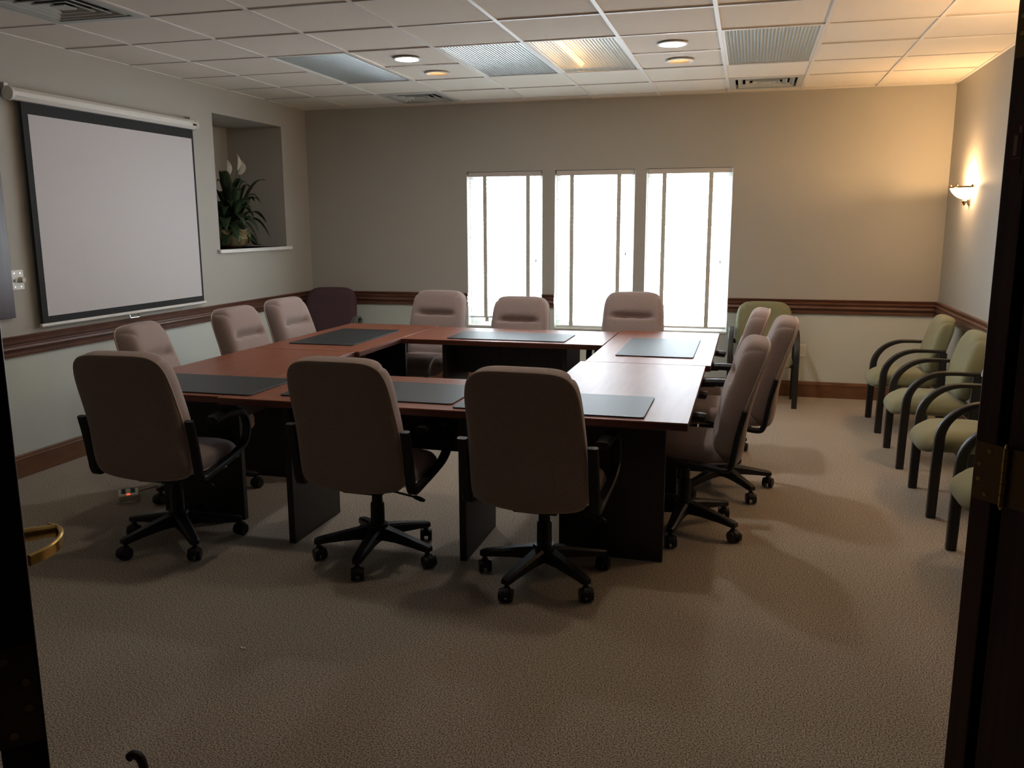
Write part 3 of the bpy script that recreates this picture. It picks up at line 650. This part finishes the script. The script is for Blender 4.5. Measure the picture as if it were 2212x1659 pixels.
# ------------------------------------------------------------------ guest chairs (face +y)
def make_guest_chair(fab, armm, label, group, k=1.0, round_arm=False, backtop=0.0):
    r = root('guest_chair', (0, 0, 0), 0, label, 'chair', group)
    bfr = back_frame(-0.150, 0.44, 0.45 + backtop, 9, 17)
    bm, loop = cushion(bfr, 0.45 + backtop, lambda v: (0.250 - 0.012 * v) * k, 0.085, 4.2, bottom=0.0, back=0.03, crease=((-0.3, 0.012, 0.3, 0.8),))
    link('backrest', bm, fab, r, smooth=True, angle=60)
    def sf(v):
        y = -0.185 + 0.480 * v; a = -0.9 * max(0, (v - 0.70) / 0.30) ** 1.5; drop = 0.045 * max(0, (v - 0.70) / 0.30) ** 2
        return (y, 0.385 - drop), (-math.sin(a) * 0.6, math.cos(a))
    bm, loop = cushion(sf, 0.480, lambda v: 0.250 * k, 0.080, 4.0, NU=24, NV=28, back=0.045, prof_p=5)
    link('seat', bm, fab, r, smooth=True, angle=60)
    for s in (-1, 1):
        x0 = s * 0.277 * k
        arc = [(0.222 - 0.23 * (1 - math.cos(t)), 0.435 + 0.205 * math.sin(t)) for t in [PI / 2 * i / 12 for i in range(13)]]
        path = [(0.232, 0.0), (0.230, 0.15), (0.227, 0.30)] + arc + [(-0.06, 0.641), (-0.12, 0.640), (-0.19, 0.638)]
        th = [0.046, 0.048, 0.050] + [0.050 - 0.026 * (i / 12) for i in range(13)] + [0.023, 0.022, 0.022]
        if round_arm: path = [(0.232, 0.0), (0.230, 0.15), (0.227, 0.30)] + [(a, b + 0.02) for a, b in arc] + [(-0.06, 0.662), (-0.12, 0.655), (-0.19, 0.62)]
        bm = bmesh.new(); ribbon(bm, path, 0.044, th, x0=x0, ch=0.16); link('front_leg_arm', bm, armm, r, smooth=True)
        bm = bmesh.new(); ribbon(bm, [(-0.190, 0.0), (-0.182, 0.20), (-0.176, 0.40), (-0.176, 0.629)], 0.040, [0.040, 0.05, 0.062, 0.05], x0=x0, ch=0.16); link('rear_leg', bm, armm, r, smooth=True)
    bm = bmesh.new()
    bbox(-0.277 * k, 0.277 * k, 0.09, 0.12, 0.335, 0.362, bm); bbox(-0.277 * k, 0.277 * k, -0.19, -0.16, 0.335, 0.365, bm); link('seat_rail', bm, armm, r, bevel=0.003)
    bm = bmesh.new(); bbox(-0.277 * k, 0.277 * k, -0.188, -0.168, 0.50, 0.54, bm); link('back_rail', bm, armm, r, bevel=0.003)
    return r
g0 = make_guest_chair(M_OLIVE, M_BLACKW, '', 'olive chairs with black wooden arms')
GC = [(5.652, -1.040, D(90), 'olive armchair in the back corner, last in the row along the sconce wall'),
      (5.652, -2.048, D(90), 'olive armchair second from the back corner in the row along the sconce wall'),
      (5.660, -3.020, D(90), 'olive armchair third from the back corner in the row along the sconce wall'),
      (5.662, -4.060, D(90), 'olive armchair half hidden by the open hinged door edge'),
      (4.570, -0.330, D(180), 'olive armchair standing against the back wall beside the windows')]
for i, (x, y, rz, lab) in enumerate(GC):
    o = g0 if i == 0 else copy_tree(g0)
    o.location = (x, y, 0); o.rotation_euler = (0, 0, rz); o['label'] = lab
b0 = make_guest_chair(M_BURG, M_GREYARM, 'dark burgundy armchair with grey arms in the corner by the plant niche', None, k=1.08, round_arm=True, backtop=0.07)
b0.location = (0.375, -0.45, 0); b0.rotation_euler = (0, 0, D(192))

# ------------------------------------------------------------------ projector screen, switch, wall panel
sc = root('projector_screen', (0.0, -2.83, 0.93), 0, 'pull-down projector screen with black border on the wall', 'projector screen')
yA, yB = -3.79 + 2.83, -1.945 + 2.83
bm = bmesh.new(); N = 8
prof = [(0.060 + 0.040 * math.cos(2 * PI * (i + .5) / N), 2.365 - 0.93 + 0.040 * math.sin(2 * PI * (i + .5) / N)) for i in range(N)]
A = [bm.verts.new((x, yA + 0.02, z)) for x, z in prof]; B = [bm.verts.new((x, yB - 0.02, z)) for x, z in prof]
for i in range(N): bm.faces.new((A[i], A[(i + 1) % N], B[(i + 1) % N], B[i]))
bm.faces.new(A[::-1]); bm.faces.new(B); cs = link('roller_case', bm, M_CASE, sc, bevel=0.004)
for y, s in ((yA, 1), (yB, -1)):
    bm = bmesh.new(); cyl(bm, (0.060, y, 1.435), (0.060, y + s * 0.025, 1.435), 0.043, n=20); link('end_cap', bm, M_CASE, sc, bevel=0.004)
    bm = bmesh.new(); bbox(0.0, 0.03, y + s * 0.03 - 0.015, y + s * 0.03 + 0.015, 1.44, 1.50, bm); link('wall_bracket', bm, M_STEEL, sc, bevel=0.002)
bm = bmesh.new(); bbox(0.0985, 0.1, yB - 0.075, yB - 0.035, 1.425, 1.441, bm); link('maker_plate', bm, M_SCRBLK, sc)
fy0, fy1 = -3.683 + 2.83, -1.965 + 2.83
bm = bmesh.new(); bbox(0.048, 0.050, fy0, fy1, 0.955 - 0.93, 2.335 - 0.93, bm); link('fabric_border', bm, M_SCRBLK, sc)
bm = bmesh.new(); bbox(0.050, 0.0512, -3.637 + 2.83, -1.990 + 2.83, 1.000 - 0.93, 2.258 - 0.93, bm); link('screen_fabric', bm, M_SCREEN, sc)
bm = bmesh.new(); cyl(bm, (0.049, fy0 - 0.02, 0.014), (0.049, fy1 + 0.02, 0.014), 0.012, n=14); br = link('weight_bar', bm, M_CASE, sc, smooth=True)
bm = bmesh.new(); tube(bm, [(0.05, -0.05, 0.004), (0.055, -0.045, -0.022), (0.055, 0.045, -0.022), (0.05, 0.05, 0.004)], 0.004, 8); link('pull_handle', bm, M_STEEL, br, smooth=True)

sw = root('dimmer_switch', (0.0, -3.806, 1.243), 0, 'white wall plate with a round dimmer knob, between panel and projector screen', 'light switch')
bm = bmesh.new(); bbox(0.0, 0.006, -0.050, 0.050, -0.062, 0.062, bm); pl = link('cover_plate', bm, M_WHITE, sw, bevel=0.003)
for yy in (-0.023, 0.023):
    for zz in (-0.042, 0.042):
        bm = bmesh.new(); cyl(bm, (0.005, yy, zz), (0.0075, yy, zz), 0.004, n=10); link('screw', bm, M_STEEL, pl)
bm = bmesh.new(); cyl(bm, (0.005, 0.023, 0.0), (0.034, 0.023, 0.0), 0.019, 0.016, n=20); link('dimmer_knob', bm, M_CREAM, sw, bevel=0.002)
bm = bmesh.new(); bbox(0.005, 0.018, -0.028, -0.018, -0.012, 0.006, bm); link('toggle', bm, M_WHITE, sw, bevel=0.002)
wp = root('wall_panel', (0.0, -4.32, 1.014), 0, 'dark purple-brown panel hung on the wall beside the dimmer switch', 'wall panel')
bm = bmesh.new(); bbox(0.0, 0.030, -0.45, 0.45, 0.0, 1.15, bm); link('face_board', bm, M_PANEL, wp, bevel=0.003)
ol = root('wall_outlet', (4.915, 0, 0.43), 0, 'cream outlet plate low on the back wall behind the olive chair', 'outlet')
bm = bmesh.new(); bbox(-0.037, 0.037, -0.007, 0.0, -0.06, 0.06, bm); link('cover_plate', bm, M_WHITE, ol, bevel=0.003)
for z in (-0.024, 0.024):
    bm = bmesh.new(); bbox(-0.015, 0.015, -0.009, -0.005, z - 0.014, z + 0.014, bm); link('socket', bm, M_WHITE, ol, bevel=0.003)

# ------------------------------------------------------------------ plant in the niche
pt = root('potted_peace_lily', (-0.27, -1.03, NZ0), 0, 'potted peace lily with white flowers in the wall niche', 'plant')
bm = bmesh.new(); lathe(bm, [(0, 0.003), (0.10, 0.003), (0.15, 0.03), (0.185, 0.085), (0.18, 0.13), (0.155, 0.16), (0.16, 0.172), (0.145, 0.172), (0.14, 0.15), (0, 0.145)], n=32); link('pot', bm, M_POT, pt, smooth=True)
def leaf(bm, base, az, reach, rise, droop, width, n=10, cup=0.25):
    ca, sa = math.cos(az), math.sin(az); L = []; Rr = []; C = []
    for i in range(n + 1):
        t = i / n; rad = reach * t; z = max(0.03 - base[2], rise * math.sin(min(1, t * 1.0) * PI * 0.55) - droop * t ** 2.4)
        tt = max(0, (t - 0.22) / 0.78); wd = width * (math.sin(PI * tt ** 0.8) ** 0.9 if 0 < tt < 1 else 0.0) + (0.004 if t < 0.3 else 0.0005)
        c = Vector((base[0] + ca * rad, base[1] + sa * rad, base[2] + z)); side = Vector((-sa, ca, 0)); C.append(bm.verts.new(c - Vector((0, 0, wd * cup))))
        L.append(bm.verts.new(c + side * wd)); Rr.append(bm.verts.new(c - side * wd))
    for i in range(n): bm.faces.new((L[i], C[i], C[i + 1], L[i + 1])); bm.faces.new((C[i], Rr[i], Rr[i + 1], C[i + 1]))
rnd = random.Random(3); bm = bmesh.new()
for i in range(46):
    az = i * 2.39996; q = i / 46; rise = 0.56 - 0.46 * q + rnd.uniform(-0.06, 0.06); reach = 0.14 + 0.17 * q + rnd.uniform(-0.03, 0.06)
    if math.cos(az) < -0.3: reach = min(reach, 0.24)
    leaf(bm, (rnd.uniform(-.05, .05), rnd.uniform(-.05, .05), 0.15), az, reach, rise, 0.06 + 0.28 * q, rnd.uniform(0.042, 0.064))
leaf(bm, (0, 0.02, 0.15), 1.35, 0.40, 0.40, 0.12, 0.035); leaf(bm, (0.02, 0, 0.15), 0.95, 0.36, 0.50, 0.02, 0.045); leaf(bm, (0, 0.03, 0.15), 1.2, 0.40, 0.30, 0.22, 0.05)
lf = link('foliage', bm, M_LEAF, pt, smooth=True); lf.modifiers.new('thick', 'SOLIDIFY').thickness = 0.0012
bm = bmesh.new()
for k, az in enumerate((0.35, 0.9, -0.15, 1.5, -0.6)):
    ca, sa = math.cos(az), math.sin(az); side = Vector((-sa, ca, 0)); reach = 0.19 + 0.025 * (k % 2)
    P = [Vector((ca * (0.05 + reach * t), sa * (0.05 + reach * t), 0.17 + 0.12 * math.sin(PI * 0.8 * t) - 0.20 * t ** 2)) for t in [i / 16 for i in range(17)]]
    P = [Vector((p.x, p.y, max(p.z, 0.045))) for p in P]
    for i in range(1, 17):
        ln = 0.055 * math.sin(PI * (0.08 + 0.92 * i / 17)); d = (P[i] - P[i - 1])
        for s in (-1, 1):
            q0, q1 = P[i - 1] + d * 0.1, P[i - 1] + d * 0.75; tip = P[i] + side * s * ln + d * 0.5
            bm.faces.new([bm.verts.new(q0), bm.verts.new(q1), bm.verts.new(tip)])
fn = link('fern_fronds', bm, M_FERN, pt); fn.modifiers.new('thick', 'SOLIDIFY').thickness = 0.0012
for (dx, dy, h, wd, az) in ((0.03, 0.165, 0.80, 0.040, -1.0), (0.05, 0.10, 0.84, 0.018, -0.4), (0.02, -0.02, 0.78, 0.024, -0.9)):
    bm = bmesh.new(); tube(bm, [(0, 0, 0.15), (dx * .4, dy * .4, h * .6), (dx, dy, h - 0.13)], 0.003, 6)
    stm = link('flower_stem', bm, M_FERN, pt, smooth=True)
    bm = bmesh.new(); side = Vector((-math.sin(az), math.cos(az), 0)); n = 12; Lv = []; Rv = []; Cv = []
    for i in range(n + 1):
        t = i / n; wv = wd * math.sin(PI * (0.04 + 0.96 * t)) ** 0.8 * (1.1 - 0.3 * t); c = Vector((dx + 0.02 * math.sin(PI * t), dy + 0.01 * t, h - 0.13 + 0.15 * t))
        Lv.append(bm.verts.new(c + side * wv)); Rv.append(bm.verts.new(c - side * wv)); Cv.append(bm.verts.new(c + Vector((-0.012, 0, 0))))
    for i in range(n): bm.faces.new((Lv[i], Cv[i], Cv[i + 1], Lv[i + 1])); bm.faces.new((Cv[i], Rv[i], Rv[i + 1], Cv[i + 1]))
    sp = link('white_spathe', bm, M_SPATHE, stm, smooth=True); sp.modifiers.new('thick', 'SOLIDIFY').thickness = 0.0012

# ------------------------------------------------------------------ power strip and small things on the floor
ps = root('power_strip', (0.965, -4.135, 0), D(40), 'cream six-outlet power strip with a red light on the carpet', 'power strip')
bm = bmesh.new(); bbox(-0.055, 0.055, -0.075, 0.075, 0.0, 0.042, bm); link('body', bm, M_CREAM, ps, bevel=0.006)
for y in (-0.012, 0.02, 0.052):
    for x in (-0.025, 0.025):
        bm = bmesh.new(); cyl(bm, (x, y, 0.040), (x, y, 0.0435), 0.0135, n=16); link('socket', bm, M_DARK, ps)
bm = bmesh.new(); bbox(-0.008, 0.008, -0.060, -0.044, 0.040, 0.046, bm); link('lit_switch', bm, M_LED, ps, bevel=0.002)
bm = bmesh.new(); tube(bm, spline([(0.02, 0.074, 0.02), (0.06, 0.13, 0.006), (0.20, 0.20, 0.0055), (0.42, 0.24, 0.0055)], 6), 0.005, 8); link('power_cord', bm, M_CREAM, ps, smooth=True)
bm = bmesh.new(); tube(bm, spline([(0.0, 0.0, 0.0), (0.004, 0.0, 0.05), (-0.004, 0.0, 0.088), (-0.022, 0.0, 0.100), (-0.036, 0.0, 0.090)], 6), 0.013, 12)
o = link('floor_stop', bm, M_BLACK, smooth=True); o.location = (2.805, -6.35, 0.0); o.rotation_euler = (0, 0, D(15)); tag(o, 'small black hook-topped stop standing on the bare near carpet', 'door stop')
bm = bmesh.new(); box(bm, (0, 0, 0.0015), (0.022, 0.006, 0.002)); box(bm, (0.01, 0.007, 0.0015), (0.012, 0.005, 0.002))
o = link('paper_scrap', bm, M_WHITE); o.location = (2.62, -5.56, 0.001); o.rotation_euler = (0, 0, D(-30)); tag(o, 'tiny pale scrap lying on the open carpet', 'scrap')

# ------------------------------------------------------------------ doors
def hinge(parent, z, corner, along, normal, back, plate_w=0.040, hgt=0.114):
    """door-edge leaf starting at 'corner' running 'along' (xy), facing 'normal'; 'back' = jamb leaf direction"""
    c = Vector((corner.x, corner.y, z)); A = Vector((along.x, along.y, 0)); Nn = Vector((normal.x, normal.y, 0)); Z = Vector((0, 0, 1))
    def slab(bm, o, a0, a1, z0, z1, t0, t1):
        vs = [bm.verts.new(o + A * a + Nn * t + Z * zz) for a in (a0, a1) for t in (t0, t1) for zz in (z0, z1)]
        for f in ((0, 1, 3, 2), (4, 6, 7, 5), (0, 4, 5, 1), (2, 3, 7, 6), (0, 2, 6, 4), (1, 5, 7, 3)): bm.faces.new([vs[i] for i in f])
    bm = bmesh.new(); slab(bm, c, 0.003, 0.066, -hgt / 2, hgt / 2, 0.0, 0.0015); slab(bm, c, 0.071, 0.115, -hgt / 2, hgt / 2, 0.0, 0.0015)
    h = link('hinge', bm, M_DULLB, parent)
    bm = bmesh.new(); kc = c + A * 0.068 + Nn * 0.006
    for i in range(5): z0 = -hgt / 2 + hgt * i / 5; cyl(bm, kc + Z * (z0 + 0.0008), kc + Z * (z0 + hgt / 5 - 0.0008), 0.0065, n=14)
    cyl(bm, kc + Z * (hgt / 2), kc + Z * (hgt / 2 + 0.008), 0.005, 0.003, n=12); cyl(bm, kc - Z * (hgt / 2), kc - Z * (hgt / 2 + 0.006), 0.005, 0.003, n=12)
    link('hinge_knuckle', bm, M_BRASS, h, smooth=True)
    for (a, zz) in ((0.032, 0.042), (0.014, 0.014), (0.014, -0.016), (0.030, -0.044)):
        bm = bmesh.new(); q = c + A * a + Z * zz; cyl(bm, q + Nn * 0.001, q + Nn * 0.003, 0.0055, 0.0045, n=14); link('screw', bm, M_BRONZE, h)
    return h
def door_leaf(name, corner, leafdir, thickdir, length):
    bm = bmesh.new(); c = [corner, corner + leafdir * length, corner + leafdir * length + thickdir * 0.044, corner + thickdir * 0.044]
    lo = [bm.verts.new((p.x, p.y, 0.012)) for p in c]; hi = [bm.verts.new((p.x, p.y, 2.14)) for p in c]
    for i in range(4): bm.faces.new((lo[i], lo[(i + 1) % 4], hi[(i + 1) % 4], hi[i]))
    bm.faces.new(lo[::-1]); bm.faces.new(hi)
    return struct(link(name, bm, M_MAHOG_V, bevel=0.002))
# door folded back against the entry wall, hinge edge toward the doorway
LR = Vector((4.850, -6.395)); d2 = door_leaf('door_2', LR, u, -n_in, 0.92)
for z in (0.24, 1.105, 1.925): hinge(d2, z, LR, -n_in, -u, None)
bm = bmesh.new(); lz = 1.71
def sticker(bm, a0, a1, z0, z1, t):
    P = LR - u * t
    quad(bm, *[((P - n_in * a).x, (P - n_in * a).y, z) for a, z in ((a0, z0), (a1, z0), (a1, z1), (a0, z1))])
sticker(bm, 0.012, 0.034, lz - 0.045, lz + 0.045, 0.0012); st = link('rating_label', bm, M_STICK, d2)
bm = bmesh.new(); sticker(bm, 0.018, 0.025, lz - 0.012, lz + 0.024, 0.0018); sticker(bm, 0.026, 0.031, lz + 0.028, lz + 0.040, 0.0018); sticker(bm, 0.016, 0.032, lz - 0.0165, lz - 0.0155, 0.0018); link('label_print', bm, M_STICKL, st)
# door swung into the room past a right angle; its lever shows beyond the hinge edge
PL = Vector((3.687, -7.510)); ld = Vector((-0.735, 0.678)).normalized(); td = Vector((-ld.y, ld.x)); td = -td if td.x > 0 else td
d1 = door_leaf('door_1', PL, ld, td, 0.92)
hn = hinge(d1, 1.085, PL, td, -ld, None)
hinge(d1, 0.24, PL, td, -ld, None); hinge(d1, 1.925, PL, td, -ld, None)
fd = -td; hp = PL + ld * 0.83; hz = 0.995
def P3(along, out, dz): q = hp - ld * along + fd * out; return Vector((q.x, q.y, hz + dz))
bm = bmesh.new(); cyl(bm, P3(0, 0, 0), P3(0, 0.010, 0), 0.030, 0.026, n=24); cyl(bm, P3(0, 0.008, 0), P3(0, 0.040, 0), 0.0135, n=18); cyl(bm, P3(0, 0.036, 0), P3(0, 0.070, 0), 0.0125, n=18)
hd = link('door_handle', bm, M_BRASS, d1, smooth=True)
bm = bmesh.new(); cl = [Vector(p) for p in ((-0.010, 0.060), (0.006, 0.074), (0.034, 0.078), (0.066, 0.070), (0.096, 0.050), (0.118, 0.018))]
cl = spline([(a, o_) for a, o_ in cl], 5); sec = []
for i, q in enumerate(cl):
    a = cl[max(i - 1, 0)]; b = cl[min(i + 1, len(cl) - 1)]; t = (b - a).normalized(); nn = Vector((-t.y, t.x)); hh = 0.0135 - 0.003 * i / len(cl); tk = 0.0045; dz = -0.012 * (i / len(cl)) ** 1.5
    sec.append([bm.verts.new(P3(q.x + nn.x * s1, q.y + nn.y * s1, dz + s2)) for s1, s2 in ((-tk, -hh * .8), (-tk, hh * .8), (-tk * .4, hh), (tk * .4, hh), (tk, hh * .8), (tk, -hh * .8), (tk * .4, -hh), (-tk * .4, -hh))])
for i in range(len(sec) - 1):
    for e in range(8): bm.faces.new((sec[i][e], sec[i][(e + 1) % 8], sec[i + 1][(e + 1) % 8], sec[i + 1][e]))
bm.faces.new(sec[0][::-1]); bm.faces.new(sec[-1]); link('lever', bm, M_BRASS, hd, smooth=True)
